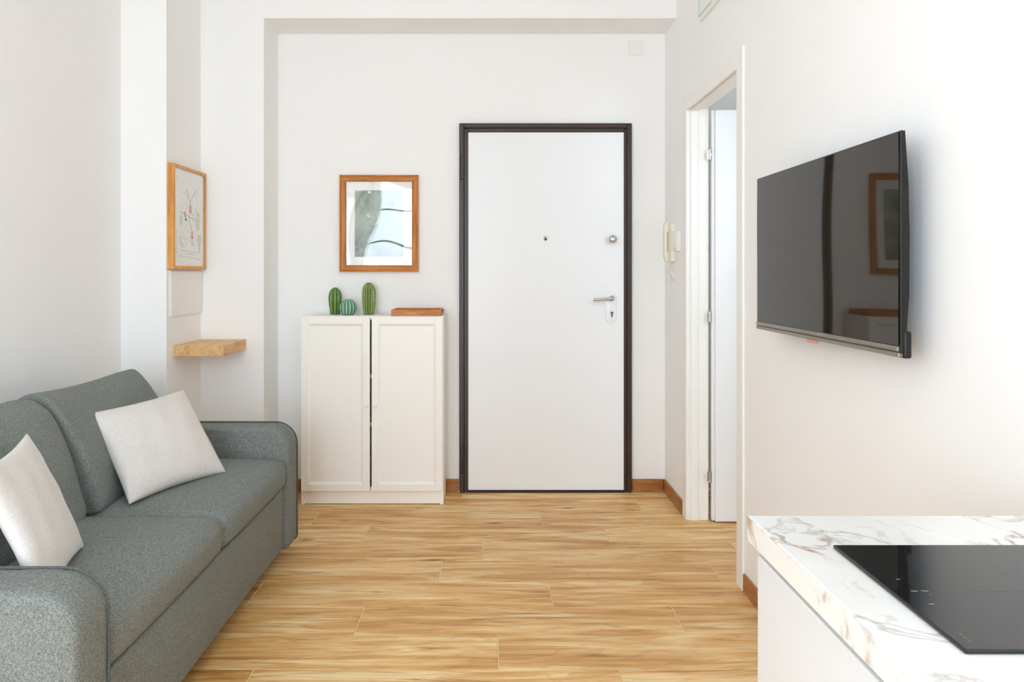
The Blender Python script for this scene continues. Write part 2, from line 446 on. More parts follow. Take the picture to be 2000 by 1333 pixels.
# skirting tiles
SKH, SKT = .074, .011
def skirt(name, label, pieces):
    root = None
    for i, c in enumerate(pieces):
        o = box(name if i == 0 else 'skirting_tile', *c, 'skirt', root, .0015, 1)
        if i == 0: root = struct(o, label, 'baseboard')
skirt('baseboard_far', 'wood-look skirting tiles along the wall beside the entrance door',
      [(XN, -.186, YB - SKT, YB, 0, SKH), (.846, XR - SKT - .0015, YB - SKT, YB, 0, SKH)])
skirt('baseboard_right', 'wood-look skirting tiles at the foot of the television wall',
      [(XR - SKT, XR, DY1 + .072, YB - .001, 0, SKH), (XR - SKT, XR, 1.8, DY0 - .072, 0, SKH), (XR - SKT, XR, 1.25, 1.798, 0, SKH)])
skirt('baseboard_left', 'wood-look skirting tiles around the pier beyond the sofa',
      [(XP, XP + SKT, YP, YA, 0, SKH), (XP + SKT + .001, XN, YA - SKT, YA, 0, SKH), (XN, XN + SKT, YA - SKT, YB - SKT - .001, 0, SKH), (XL, XP, YP - SKT, YP, 0, SKH)])

# rear window
w1 = empty('window_1', ((WX0 + WX1) / 2, REAR, WZ0), 'wide french window with thin glazing bars behind the viewer', 'window', kind='structure')
fy0, fy1 = REAR - .09, REAR - .04
boxes('window_frame', [(WX0, WX0 + .05, fy0, fy1, WZ0, WZ1), (WX1 - .05, WX1, fy0, fy1, WZ0, WZ1), (WX0, WX1, fy0, fy1, WZ0, WZ0 + .05), (WX0, WX1, fy0, fy1, WZ1 - .05, WZ1)], 'white_trim', w1)
box('mullion', -.96, -.90, fy0, fy1, WZ0 + .05, WZ1 - .05, 'white_trim', w1)
for z in (1.0, 1.70, 2.13):
    box('glazing_bar', WX0 + .05, WX1 - .05, fy0 + .01, fy1 - .01, z - .011, z + .011, 'brown2', w1)
w3 = empty('window_added', (XL, (LWY0 + LWY1) / 2, LWZ0), 'unseen casement window added in the left wall for more light', 'window', kind='structure')  # frame of the added fill-light window, out of view
boxes('window_frame', [(XL - .09, XL - .04, LWY0, LWY0 + .05, LWZ0, LWZ1), (XL - .09, XL - .04, LWY1 - .05, LWY1, LWZ0, LWZ1), (XL - .09, XL - .04, LWY0 + .05, LWY1 - .05, LWZ0, LWZ0 + .05), (XL - .09, XL - .04, LWY0 + .05, LWY1 - .05, LWZ1 - .05, LWZ1)], 'white_trim', w3)
w2 = empty('window_2', ((HWX0 + HWX1) / 2, HY0, HWZ0), 'small window lighting the hall', 'window', kind='structure')
boxes('window_frame', [(HWX0, HWX0 + .04, HY0 - .09, HY0 - .04, HWZ0, HWZ1), (HWX1 - .04, HWX1, HY0 - .09, HY0 - .04, HWZ0, HWZ1), (HWX0, HWX1, HY0 - .09, HY0 - .04, HWZ0, HWZ0 + .04), (HWX0, HWX1, HY0 - .09, HY0 - .04, HWZ1 - .04, HWZ1)], 'white_trim', w2)
vv, ff = [], []
for i in range(61):
    u = i / 60
    for k in range(2):
        vv.append((-1.66 + .15 * u, REAR + .09 + .016 * math.sin(u * 25), .04 + 2.76 * k))
for i in range(60): ff.append((2 * i, 2 * i + 2, 2 * i + 3, 2 * i + 1))
cu = mesh_obj('sheer_curtain', vv, ff, 'voile', smooth=True)
tag(cu, 'white sheer curtain drawn aside at the window behind the viewer', 'curtain')
tube('curtain_rod', [(-1.75, REAR + .09, 2.81), (.3, REAR + .09, 2.81)], .011, 'chrome', cu)

# ------------------------------------------------------------------ entrance door
d1 = empty('door_1', (.33, YB, 0), 'white armoured entrance door in a dark brown steel frame', 'door', kind='structure')
dx0, dx1, lx0, lx1, dzt, lzt = -.182, .840, -.130, .795, 2.190, 2.138
Y = YB
def jamb(name, xo, xi):
    s = 1 if xi > xo else -1
    bx = lambda a, b: (min(a, b), max(a, b))
    a0, a1 = bx(xo, xo + s * .028); b0, b1 = bx(xo + s * .028, xi)
    return boxes(name, [(a0, a1, Y - .034, Y, 0, dzt), (b0, b1, Y - .027, Y, 0, lzt + .02)], 'brown', d1, .003, 1)
jl = jamb('jamb', dx0, lx0); jr = jamb('jamb', dx1, lx1)
boxes('head', [(dx0 + .028, dx1 - .028, Y - .034, Y, dzt - .028, dzt), (lx0, lx1, Y - .027, Y, lzt, dzt - .028)], 'brown', d1, .003, 1)
box('threshold', lx0, lx1, Y - .03, Y, 0, .012, 'brown2', d1)
leaf = box('door_leaf', lx0, lx1, Y - .022, Y, .013, lzt, 'white_door', d1, .002, 1)
for z0, z1 in ((1.855, 2.005), (.115, .27)):
    boxes('hinge', [(dx0 + .004, dx0 + .030, Y - .041, Y - .030, z0, z1)], 'brown2', d1, .004, 2)
hx, hz = (1195 - 957) * YB / F_PX, CAM_H
pz = lambda py: CAM_H - (py - 533) * (YB - .03) / F_PX
px_ = lambda px: (px - 957) * (YB - .03) / F_PX
yf = Y - .022
lathe('peephole', [(0, .0), (.013, 0), (.013, .003), (.0105, .005), (.0105, .006), (.004, .004), (0, .004)], (px_(1066), yf, pz(466)), (0, -1, 0), 'chrome', leaf, 20)
lathe('peephole_lens', [(0, 0), (.0075, 0), (.006, .003), (0, .0042)], (px_(1066), yf - .0045, pz(467)), (0, -1, 0), 'black', leaf, 16)
lathe('peephole_cover', [(0, 0), (.012, 0), (.012, .002), (0, .003)], (px_(1067), yf, pz(460)), (0, -1, 0), 'plate', leaf, 16)
lathe('door_knob', [(0, 0), (.020, 0), (.020, .004), (.010, .008), (.010, .022), (.017, .027), (.0225, .035), (.0235, .043), (.019, .051), (.010, .055), (0, .056)], (px_(1195), yf, pz(468)), (0, -1, 0), 'chrome', leaf, 28)
# capsule handle plate
def capsule_plate(name, cx, z0, z1, r, y, t, mat, parent):
    pts = []
    for k in range(17):
        a = math.pi * k / 16; pts.append((cx + r * math.cos(a), z1 - r + r * math.sin(a)))
    for k in range(17):
        a = math.pi + math.pi * k / 16; pts.append((cx + r * math.cos(a), z0 + r + r * math.sin(a)))
    bm = bmesh.new()
    n = len(pts)
    A = [bm.verts.new((x, y, z)) for x, z in pts]
    c = ((z0 + z1) / 2)
    B = [bm.verts.new((x, y - t * .7, z)) for x, z in pts]
    C = [bm.verts.new((cx + (x - cx) * .88, y - t, c + (z - c) * .95)) for x, z in pts]
    for P, Q in ((A, B), (B, C)):
        for k in range(n): bm.faces.new((P[k], P[(k + 1) % n], Q[(k + 1) % n], Q[k]))
    bm.faces.new(C); bm.faces.new(A)
    return bm_obj(name, bm, mat, parent, True)
pl = capsule_plate('handle_plate', px_(1194), pz(632), pz(570), .034, yf, .010, 'plate', leaf)
ly = yf - .048
lathe('lever_rose', [(0, 0), (.0165, 0), (.0165, .006), (.011, .009), (.010, .04), (0, .04)], (px_(1195), yf - .009, pz(583)), (0, -1, 0), 'chrome', leaf, 20)
tube('lever', smoothpath([(px_(1195), ly + .008, pz(583)), (px_(1190), ly, pz(583)), (px_(1175), ly - .002, pz(585)), (px_(1157), ly, pz(586))], 6), .0088, 'chrome', leaf, 12)
lathe('cylinder_lock', [(0, 0), (.0085, 0), (.0085, .004), (0, .004)], (px_(1195), yf - .009, pz(611.5)), (0, -1, 0), 'chrome_dark', leaf, 16)
box('cylinder_lock', px_(1195) - .005, px_(1195) + .005, yf - .0125, yf - .008, pz(619.5), pz(613), 'chrome_dark', leaf, .002, 1)

# ------------------------------------------------------------------ inner door (open) with casing
d2 = empty('door_2', (XR, (DY0 + DY1) / 2, 0), 'white inner door standing open in a moulded white casing', 'door', kind='structure')
CW = .07
cf = XR - .012
def casing(y0, y1, z0, z1, name='casing'):
    return box(name, cf, XR, y0, y1, z0, z1, 'white_trim', d2, .004, 2)
casing(DY1 - .006, DY1 + CW, 0, DZ + CW)
casing(DY0 - CW, DY0 + .006, 0, DZ + CW)
casing(DY0 + .0065, DY1 - .0065, DZ - .006, DZ + CW)
# casing on the hall side
boxes('casing', [(XR + WT, XR + WT + .012, DY1 - .006, DY1 + CW, 0, DZ + CW)], 'white_trim', d2, .003, 1)
boxes('casing', [(XR + WT, XR + WT + .012, DY0 - CW, DY0 + .006, 0, DZ + CW)], 'white_trim', d2, .003, 1)
jx0, jx1 = XR - .002, XR + WT + .002
box('jamb_lining', jx0, jx1, DY1, DY1 + .024, 0, DZ + .024, 'white_trim', d2)
box('jamb_lining', jx0, jx1, DY0 - .024, DY0, 0, DZ + .024, 'white_trim', d2)
box('jamb_lining', jx0, jx1, DY0, DY1, DZ, DZ + .024, 'white_trim', d2)
for a, b, c, e in ((DY1 - .012, DY1, 0, DZ), (DY0, DY0 + .012, 0, DZ), (DY0 + .012, DY1 - .012, DZ - .012, DZ)):
    box('door_stop', jx0 + .014, jx1 - .046, a, b, c, e, 'white_trim', d2, .002, 1)
LX0, LW, LY0, LY1 = XR + WT + .022, .80, DY1 - .052, DY1 - .010
lf = box('door_leaf', LX0 + .012, LX0 + LW, LY0, LY1, .009, DZ - .014, 'white_door', d2, .0025, 2)
box('leaf_lip', LX0 - .001, LX0 + .012, LY0 + .018, LY1, .009, DZ - .012, 'white_door', lf, .002, 1)
for z in (CAM_H + (533 - 304) * DY1 / F_PX, CAM_H - (618 - 533) * DY1 / F_PX, CAM_H - (929 - 533) * DY1 / F_PX):
    cx, cy = XR + WT + .012, LY0 + .022
    hg = lathe('hinge', [(0, -.027), (.0065, -.027), (.0065, -.009), (.005, -.0085), (.005, .0085), (.0065, .009), (.0065, .027), (0, .027)], (cx, cy, z), (0, 0, 1), 'chrome', d2, 12)
    boxes('hinge_leaf', [(cx - .013, cx + .013, cy + .003, cy + .006, z - .024, z + .024)], 'chrome', hg)
hy = LY0
hnd = lathe('lever_rose', [(0, 0), (.025, 0), (.025, .008), (.010, .010), (.010, .045), (0, .045)], (LX0 + LW - .06, hy, 1.02), (0, -1, 0), 'chrome', lf, 20)
tube('lever', [(LX0 + LW - .06, hy - .045, 1.02), (LX0 + LW - .18, hy - .045, 1.02)], .009, 'chrome', lf, 10)

# ------------------------------------------------------------------ white cabinet
CX0, CX1, CYF, CYB, CZ = -1.062, -.262, 4.155, 4.414, 1.06
c = empty('storage_cabinet', ((CX0 + CX1) / 2, (CYF + CYB) / 2, 0), 'white two-door storage cabinet standing left of the entrance door', 'cabinet')
DT = .02
yd = CYF + DT                     # carcass front
box('side_panel', CX0, CX0 + .02, yd - .001, CYB, 0, CZ - .0205, 'cab', c, .001, 1)
box('side_panel', CX1 - .02, CX1, yd - .001, CYB, 0, CZ - .0205, 'cab', c, .001, 1)
box('top_panel', CX0, CX1, yd - .001, CYB, CZ - .02, CZ, 'cab', c, .001, 1)
box('plinth', CX0 + .0205, CX1 - .0205, yd + .004, yd + .02, .004, .078, 'cab', c)
box('bottom_panel', CX0 + .0205, CX1 - .0205, yd + .004, CYB - .006, .0785, .096, 'cab', c)
box('back_panel', CX0 + .0205, CX1 - .0205, CYB - .005, CYB, .0, CZ - .021, 'cab', c)
for z in (.44, .71):
    box('shelf', CX0 + .0205, CX1 - .0205, yd + .012, CYB - .006, z, z + .018, 'cab', c)
def cab_door(x0, x1, zb, zt, y0, y1, tilt=0):
    s = .040
    d = boxes('door', [(x0, x0 + s, y0, y1, zb, zt), (x1 - s, x1, y0, y1, zb, zt), (x0 + s, x1 - s, y0, y1, zb, zb + s), (x0 + s, x1 - s, y0, y1, zt - s, zt)], 'cab', c, .0022, 2)
    # moulded slope down to the recessed panel
    bm = bmesh.new(); e = .011; dp = .007
    o_ = [(x0 + s, zb + s), (x1 - s, zb + s), (x1 - s, zt - s), (x0 + s, zt - s)]
    i_ = [(x0 + s + e, zb + s + e), (x1 - s - e, zb + s + e), (x1 - s - e, zt - s - e), (x0 + s + e, zt - s - e)]
    A = [bm.verts.new((x, y0 + .0015, z)) for x, z in o_]; B = [bm.verts.new((x, y0 + dp, z)) for x, z in i_]
    Cc = [bm.verts.new((x, y0 + .0095, z)) for x, z in o_]; D = [bm.verts.new((x, y0 + .0095, z)) for x, z in i_]
    for k in range(4):
        bm.faces.new((A[k], A[(k + 1) % 4], B[(k + 1) % 4], B[k])); bm.faces.new((Cc[k], Cc[(k + 1) % 4], A[(k + 1) % 4], A[k]))
        bm.faces.new((B[k], B[(k + 1) % 4], D[(k + 1) % 4], D[k])); bm.faces.new((D[k], D[(k + 1) % 4], Cc[(k + 1) % 4], Cc[k]))
    bm_obj('moulding', bm, 'cab', d)
    box('panel', x0 + s + .004, x1 - s - .004, y0 + .008, y0 + .013, zb + s + .004, zt - s - .004, 'cab', d)
    return d
gx = (CX0 + CX1) / 2 - .006
dl = cab_door(CX0 + .004, gx - .005, .079, CZ - .004, CYF, CYF + DT - .002)
dr = cab_door(gx + .005, CX1 - .004, .079, CZ - .004, CYF, CYF + DT - .002)
for kx, d_ in ((gx - .026, dl), (gx + .026, dr)):
    lathe('knob', [(0, 0), (.006, 0), (.006, .010), (.0095, .014), (.010, .019), (.007, .023), (0, .024)], (kx, CYF + .001, .56), (0, -1, 0), 'white_plastic', d_, 16)

# ------------------------------------------------------------------ ceramic cacti
def cactus(name, label, cx, cy, H, R, prof, ribs, depth, mat, nz=36, spk=1.0):
    root_bm = bmesh.new(); lay = None
    n = ribs * 12; rings = []; vals = []
    for i in range(nz + 1):
        t = i / nz; z = H * (1 - (1 - t) ** 1.0)
        rr = prof(t) * R
        ring = []
        for k in range(n):
            a = 2 * math.pi * k / n + .2
            w = (.5 + .5 * math.cos(ribs * (a - .2)))
            r = rr * (1 - depth * (1 - w ** .6))
            ring.append(root_bm.verts.new((cx + r * math.cos(a), cy + r * math.sin(a), CZ + z))); vals.append(w)
        rings.append(ring)
    for A, B in zip(rings, rings[1:]):
        for k in range(n): root_bm.faces.new((A[k], A[(k + 1) % n], B[(k + 1) % n], B[k]))
    root_bm.faces.new(rings[0]); root_bm.faces.new(rings[-1])
    root_bm.verts.index_update()
    o = bm_obj(name, root_bm, mat)
    at = o.data.attributes.new('rib', 'FLOAT', 'POINT')
    at.data.foreach_set('value', vals)
    o.data.polygons.foreach_set('use_smooth', [True] * len(o.data.polygons))
    tag(o, label, 'ornament', 'ceramic cacti on the cabinet')
    return o
def prof_a(t):      # waisted foot, egg-shaped head
    if t < .62: return .74 + .26 * math.sin(min(1, t / .62) * math.pi / 2) ** 1.4
    return max(.02, math.sqrt(max(0, 1 - ((t - .62) / .385) ** 2.0)))
def prof_b(t):
    return max(.03, math.sqrt(max(0, 1 - ((t - .46) / .545) ** 2)))
def prof_c(t):
    if t < .6: return .80 + .20 * math.sin(t / .6 * math.pi / 2)
    return max(.02, (max(0, 1 - ((t - .6) / .405) ** 2.6)) ** .5)
cactus('ceramic_cactus', 'smooth ribbed green ceramic cactus, leftmost on the white cabinet', (654.5 - 957) * 4.34 / F_PX, 4.34, .158, .038, prof_a, 8, .20, 'cactus_a')
cactus('ceramic_cactus', 'round blue-green ball cactus ornament with pale ribs on the white cabinet', (680 - 957) * 4.285 / F_PX, 4.285, .092, .049, prof_b, 14, .10, 'cactus_b')
c3x, c3y = (720.5 - 957) * 4.33 / F_PX, 4.33
cc = cactus('ceramic_cactus', 'tallest ceramic cactus, olive green with rows of pale spines, on the white cabinet', c3x, c3y, .186, .0405, prof_c, 16, .14, 'cactus_c')
bm = bmesh.new()
for k in range(16):
    a = 2 * math.pi * k / 16 + .2
    for i in range(17):
        t = .03 + i * .056; r = prof_c(t) * .0405; z = CZ + .186 * t
        p0 = Vector((c3x + r * math.cos(a), c3y + r * math.sin(a), z)); dr_ = Vector((math.cos(a), math.sin(a), .2 if t < .8 else 1.0)).normalized()
        u = dr_.orthogonal().normalized(); w = dr_.cross(u)
        b = [bm.verts.new(p0 - dr_ * .0008 + (u * math.cos(q * 2.094) + w * math.sin(q * 2.094)) * .0036) for q in range(3)]
        tip = bm.verts.new(p0 + dr_ * .0075)
        for q in range(3): bm.faces.new((b[q], b[(q + 1) % 3], tip))
sp = bm_obj('spines', bm, 'spine', cc); sp['kind'] = 'stuff'

# ------------------------------------------------------------------ wooden tray
tx0, tx1, ty0, ty1 = -.556, -.276, 4.172, 4.392
tr = empty('wooden_tray', ((tx0 + tx1) / 2, (ty0 + ty1) / 2, CZ), 'shallow reddish brown wooden tray at the right end of the white cabinet', 'tray')
box('base', tx0 + .009, tx1 - .009, ty0 + .009, ty1 - .009, CZ, CZ + .007, 'tray', tr)
box('rim', tx0, tx1, ty0, ty0 + .009, CZ, CZ + .036, 'tray', tr, .0015, 1)
box('rim', tx0, tx1, ty1 - .009, ty1, CZ, CZ + .036, 'tray', tr, .0015, 1)
box('rim', tx0, tx0 + .009, ty0 + .0092, ty1 - .0092, CZ, CZ + .036, 'tray', tr, .0015, 1)
box('rim', tx1 - .009, tx1, ty0 + .0092, ty1 - .0092, CZ, CZ + .036, 'tray', tr, .0015, 1)
ym = (ty0 + ty1) / 2
for x in (tx1 + .002,):
    tube('handle', smoothpath([(tx1 - .001, ym - .05, CZ + .024), (tx1 + .009, ym - .045, CZ + .026), (tx1 + .010, ym, CZ + .026), (tx1 + .009, ym + .045, CZ + .026), (tx1 - .001, ym + .05, CZ + .024)], 6), .0032, 'chrome_dark', tr)
tube('wire_ring', [( -.478 + .016 * math.cos(a * math.pi / 10), 4.20 + .004 * math.sin(a * math.pi / 10), CZ + .0245 + .016 * math.sin(a * math.pi / 10)) for a in range(20)], .0013, 'chrome_dark', None, 6, True)
kr = bpy.data.objects['wire_ring']; tag(kr, 'small grey wire ring poking above the rim of the wooden tray', 'ring')

# ------------------------------------------------------------------ framed green print
fx0, fx1 = (663 - 957) * (YB - .02) / F_PX, (817 - 957) * (YB - .02) / F_PX
fz1, fz0 = CAM_H + (533 - 342) * (YB - .02) / F_PX, CAM_H - (531 - 533) * (YB - .02) / F_PX
pf = empty('framed_print', ((fx0 + fx1) / 2, YB, fz0), 'misty green print in a reddish brown wooden frame above the cabinet', 'picture')
ow, iw = .012, .028
def mitred(name, a, b, parent, mat, profile):
    """one frame bar from corner a to corner b (x,z); profile: list of (inset, y)"""
    a, b = Vector(a), Vector(b); cen = Vector(((fx0 + fx1) / 2, (fz0 + fz1) / 2))
    t = (b - a).normalized(); nrm = Vector((-t.y, t.x))
    if nrm.dot(cen - a) < 0: nrm = -nrm
    bm = bmesh.new()
    A = [bm.verts.new((a.x + t.x * i + nrm.x * i, y, a.y + t.y * i + nrm.y * i)) for i, y in profile]
    B = [bm.verts.new((b.x - t.x * i + nrm.x * i, y, b.y - t.y * i + nrm.y * i)) for i, y in profile]
    n = len(profile)
    for k in range(n): bm.faces.new((A[k], A[(k + 1) % n], B[(k + 1) % n], B[k]))
    bm.faces.new(A); bm.faces.new(B)
    return bm_obj(name, bm, mat, parent)
prof = [(0, YB), (0, YB - .024), (.010, YB - .026), (.0125, YB - .0225), (.015, YB - .022), (.030, YB - .020), (.0385, YB - .015), (.0385, YB)]
cs = [(fx0, fz0), (fx1, fz0), (fx1, fz1), (fx0, fz1)]
for k in range(4):
    mitred('frame_bar', cs[k], cs[(k + 1) % 4], pf, 'cherry_h' if k % 2 == 0 else 'cherry_v', prof)
gx0, gx1, gz0, gz1 = fx0 + .037, fx1 - .037, fz0 + .037, fz1 - .037
box('mat_board', gx0, gx1, YB - .006, YB - .004, gz0, gz1, 'paper', pf)
q = lambda px: (px - 957) * (YB - .006) / F_PX
qz = lambda py: CAM_H - (py - 533) * (YB - .006) / F_PX
pr = box('print', q(693), q(788), YB - .0066, YB - .0058, qz(502), qz(372), 'print', pf)
def blob(name, cx, cz, r, y, mat, parent, n=7, wob=.35, sx=1, seed=1):
    rn = random.Random(seed); K = n * 4
    bm = bmesh.new()
    P = [(cx + sx * r * (1 + wob * math.sin(k / K * 2 * math.pi * n) * rn.uniform(.7, 1)) * math.cos(2 * math.pi * k / K), cz + r * (1 + wob * math.sin(k / K * 2 * math.pi * n)) * math.sin(2 * math.pi * k / K)) for k in range(K)]
    A = [bm.verts.new((x, y, z)) for x, z in P]; B = [bm.verts.new((x, y + .0002, z)) for x, z in P]
    bm.faces.new(A); bm.faces.new(B)
    for k in range(K): bm.faces.new((A[k], A[(k + 1) % K], B[(k + 1) % K], B[k]))
    return bm_obj(name, bm, mat, parent)
M['flower'] = plain('pale_flower_print', (238, 224, 206), .8); M['flower2'] = plain('pink_flower_print', (214, 150, 130), .8)
M['leafprint'] = plain('dark_leaf_print', (92, 98, 84), .8)
blob('printed_flower', q(720), qz(421), .012, YB - .0069, 'flower', pr, 6, .3)
blob('printed_flower', q(722), qz(420.5), .006, YB - .0071, 'flower2', pr, 5, .3)
blob('printed_flower', q(722), qz(375.6), .010, YB - .0069, 'flower', pr, 5, .2, 1.2)
blob('printed_leaf', q(697.5), qz(488), .011, YB - .0069, 'leafprint', pr, 4, .25, 1.1, 5)
def wavy_pane(name, o, u, v, n, k1, k2, mat, parent, nu=40, nv=48, ph=0):
    """slightly warped sheet; u x v must point out along n"""
    o, u, v, n = map(Vector, (o, u, v, n)); vs_, fs = [], []
    lu, lv = u.length, v.length
    for i in range(nu + 1):
        for j in range(nv + 1):
            a, b = i / nu, j / nv
            h = k1 * (a - .5) * lu * math.sin(2 * math.pi * (.85 * b + ph)) + k2 * (b - .5) * lv * math.sin(2 * math.pi * (1.1 * a + .1 + ph))
            vs_.append(o + u * a + v * b + n * h)
    for i in range(nu):
        for j in range(nv):
            k = i * (nv + 1) + j; fs.append((k, k + nv + 1, k + nv + 2, k + 1))
    return mesh_obj(name, vs_, fs, mat, parent, True, False)
wavy_pane('glazing', (gx0 + .001, YB - .0095, gz0 + .001), (gx1 - gx0 - .002, 0, 0), (0, 0, gz1 - gz0 - .002), (0, -1, 0), .0038, .0036, 'glass', pf, ph=.55)

# ------------------------------------------------------------------ framed city map on the pier
mx0, mx1 = XP, XP + .033
my0, my1, mz0, mz1 = 3.722, 4.143, 1.322, 1.856
mp_ = empty('framed_map', (XP, (my0 + my1) / 2, mz0), 'street map print in a pale oak frame on the pier above the sofa', 'picture')
b_ = .017
box('frame_bar', mx0, mx1, my0, my0 + b_, mz0, mz1, 'oakframe', mp_, .001, 1)
box('frame_bar', mx0, mx1, my1 - b_, my1, mz0, mz1, 'oakframe', mp_, .001, 1)
box('frame_bar', mx0, mx1, my0 + b_, my1 - b_, mz0, mz0 + b_, 'oakframe', mp_, .001, 1)
box('frame_bar', mx0, mx1, my0 + b_, my1 - b_, mz1 - b_, mz1, 'oakframe', mp_, .001, 1)
xs = mx1 - .009
sh = box('map_sheet', xs - .003, xs, my0 + b_, my1 - b_, mz0 + b_, mz1 - b_, 'paper', mp_)
SY0, SZ0, SW, SH = my0 + b_, mz0 + b_, my1 - my0 - 2 * b_, mz1 - mz0 - 2 * b_
def U(a, b): return SY0 + a * SW, SZ0 + b * SH
def strips(name, segs, w, x, mat):
    bm = bmesh.new()
    for (a0, b0, a1, b1) in segs:
        p0, p1 = Vector(U(a0, b0)), Vector(U(a1, b1)); t = (p1 - p0).normalized(); n = Vector((-t.y, t.x)) * w / 2
        fr = [bm.verts.new((x, *(pp + s * n))) for pp, s in ((p0, 1), (p1, 1), (p1, -1), (p0, -1))]
        bm.faces.new(fr)
        bk = [bm.verts.new((x - .0003, v_.co.y, v_.co.z)) for v_ in fr]
        for k in range(4): bm.faces.new((fr[k], fr[(k + 1) % 4], bk[(k + 1) % 4], bk[k]))
    o = bm_obj(name, bm, mat, sh); o['kind'] = 'stuff'; return o
rn = random.Random(3); seg = []
for _ in range(46):
    a, b = rn.uniform(.2, .86), rn.uniform(.2, .84); an = rn.choice((.3, 1.8, .9, 2.6)) + rn.uniform(-.15, .15); l = rn.uniform(.08, .22)
    da, db = math.cos(an) * l, math.sin(an) * l * .7
    if .14 < a + da < .9 and .18 < b + db < .86: seg.append((a, b, a + da, b + db))
M['street_faint'] = plain('faint_street_print', (214, 215, 210), .8)
strips('printed_minor_streets', seg, .0022, xs + .0004, 'street_faint')
strips('printed_streets', [(.40, .80, .52, .68), (.72, .82, .52, .68), (.20, .56, .75, .49), (.52, .68, .50, .50), (.70, .62, .88, .55), (.50, .50, .60, .35), (.60, .35, .62, .22), (.17, .30, .34, .20), (.17, .26, .28, .19)], .0032, xs + .0006, 'grey_print')
strips('printed_border', [(.10, .12, .10, .38), (.10, .86, .10, .93), (.12, .105, .92, .075)], .0016, xs + .0006, 'grey_print')
strips('printed_caption', [(.22, .165, .78, .145), (.38, .132, .66, .122)], .0042, xs + .0006, 'street_faint')
def mapblob(name, a, b, r, mat, dx, n=5, wob=.25, sx=1.0, seed=1):
    y, z = U(a, b); K = n * 4; bm = bmesh.new()
    P = [(y + sx * r * (1 + wob * math.sin(k / K * 2 * math.pi * n)) * math.cos(2 * math.pi * k / K), z + r * (1 + wob * math.sin(k / K * 2 * math.pi * n)) * math.sin(2 * math.pi * k / K)) for k in range(K)]
    A = [bm.verts.new((xs + dx, *p_)) for p_ in P]; B = [bm.verts.new((xs + dx - .0004, *p_)) for p_ in P]
    bm.faces.new(A); bm.faces.new(B)
    for k in range(K): bm.faces.new((A[k], A[(k + 1) % K], B[(k + 1) % K], B[k]))
    return bm_obj(name, bm, mat, sh)
mapblob('printed_park', .80, .48, .050, 'green_print', .0005, 7, .10, .55)
mapblob('printed_park', .24, .47, .028, 'green_print', .0005, 7, .10, .7)
mapblob('printed_river', .85, .26, .050, 'blue_print', .0005, 3, .25, .5)
for a, b, r in ((.545, .61, .021), (.36, .545, .015), (.60, .335, .021)):
    mapblob('printed_marker', a, b, r, 'red_print', .0009, 3, .12, .62)
    mapblob('marker_centre', a, b + .006, r * .55, 'paper', .0012, 3, .1, .62)
    mapblob('marker_dot', a, b - .03, .0048, 'black_print', .0012, 3, .1)
    mapblob('marker_dot', a, b + .006, .0044, 'red_print', .0015, 3, .1)
mapblob('printed_marker', .385, .487, .0085, 'black_print', .0010, 4, .2)
wavy_pane('glazing', (xs + .004, SY0, SZ0), (0, SW, 0), (0, 0, SH), (1, 0, 0), .0004, .0004, 'glass_thin', mp_, 8, 10)

# cover panel below the map
cp = empty('fuse_box', (XP, 3.94, 1.077), 'white flush fuse box cover under the street map on the pier', 'fuse box')
box('frame', XP, XP + .006, 3.738, 4.147, 1.077, 1.318, 'white_plastic', cp, .002, 2)
box('cover_door', XP + .006, XP + .011, 3.744, 4.140, 1.083, 1.312, 'white_plastic', cp, .002, 2)

# floating shelf
sh1 = box('floating_shelf', XP, -1.3625, 3.795, YA, .876, .932, 'oak', None, .0015, 2)
tag(sh1, 'small pale oak floating shelf in the corner of the pier', 'shelf')

# junction cover on far wall
jb = empty('junction_box', (.865, YB, 2.61), 'small square white junction box cover high above the entrance door', 'junction box')
box('cover', .825, .914, YB - .007, YB, 2.600, 2.690, 'white_plastic', jb, .004, 2)
for zz in (2.606, 2.684):
    lathe('screw', [(0, 0), (.003, 0), (.0025, .001), (0, .001)], (.87, YB - .007, zz), (0, -1, 0), 'plate', jb, 10)

# ------------------------------------------------------------------ intercom
ic = empty('intercom_handset', (XR, 4.23, 1.37), 'ivory intercom telephone with curly cord beside the inner door', 'intercom')
zt = lambda py, y: CAM_H - (py - 533) * y / F_PX
box('base', XR - .024, XR, 4.172, 4.275, zt(511, 4.17), zt(437, 4.2), 'cream_plastic', ic, .005, 3)
hs = boxes('handset', [(XR - .046, XR - .026, 4.244, 4.284, zt(505, 4.26), zt(438, 4.26))], 'cream_plastic', ic, .008, 3)
boxes('earpiece', [(XR - .040, XR - .022, 4.240, 4.288, zt(455, 4.26), zt(434, 4.26))], 'cream_plastic', hs, .008, 3)
boxes('mouthpiece', [(XR - .040, XR - .022, 4.240, 4.288, zt(511, 4.26), zt(490, 4.26))], 'cream_plastic', hs, .008, 3)
loop = smoothpath([(XR - .03, 4.262, zt(511, 4.26)), (XR - .028, 4.25, zt(520, 4.25)), (XR - .02, 4.19, zt(532, 4.2)), (XR - .014, 4.165, zt(541, 4.18)), (XR - .012, 4.19, zt(549, 4.2)), (XR - .012, 4.225, zt(549, 4.22)), (XR - .012, 4.255, zt(541, 4.24)), (XR - .016, 4.25, zt(528, 4.25)), (XR - .016, 4.225, zt(512, 4.24))], 10)
tube('cord', loop, .0032, 'cream_plastic', ic)
db = empty('door_chime', (XR, 4.1, 1.424), 'small white wall unit mounted beside the ivory intercom', 'wall unit')
box('body', XR - .022, XR, 4.056, 4.145, 1.424, 1.536, 'white_plastic', db, .003, 2)
box('front_cover', XR - .029, XR - .0222, 4.058, 4.143, 1.440, 1.534, 'white_plastic', db, .003, 2)

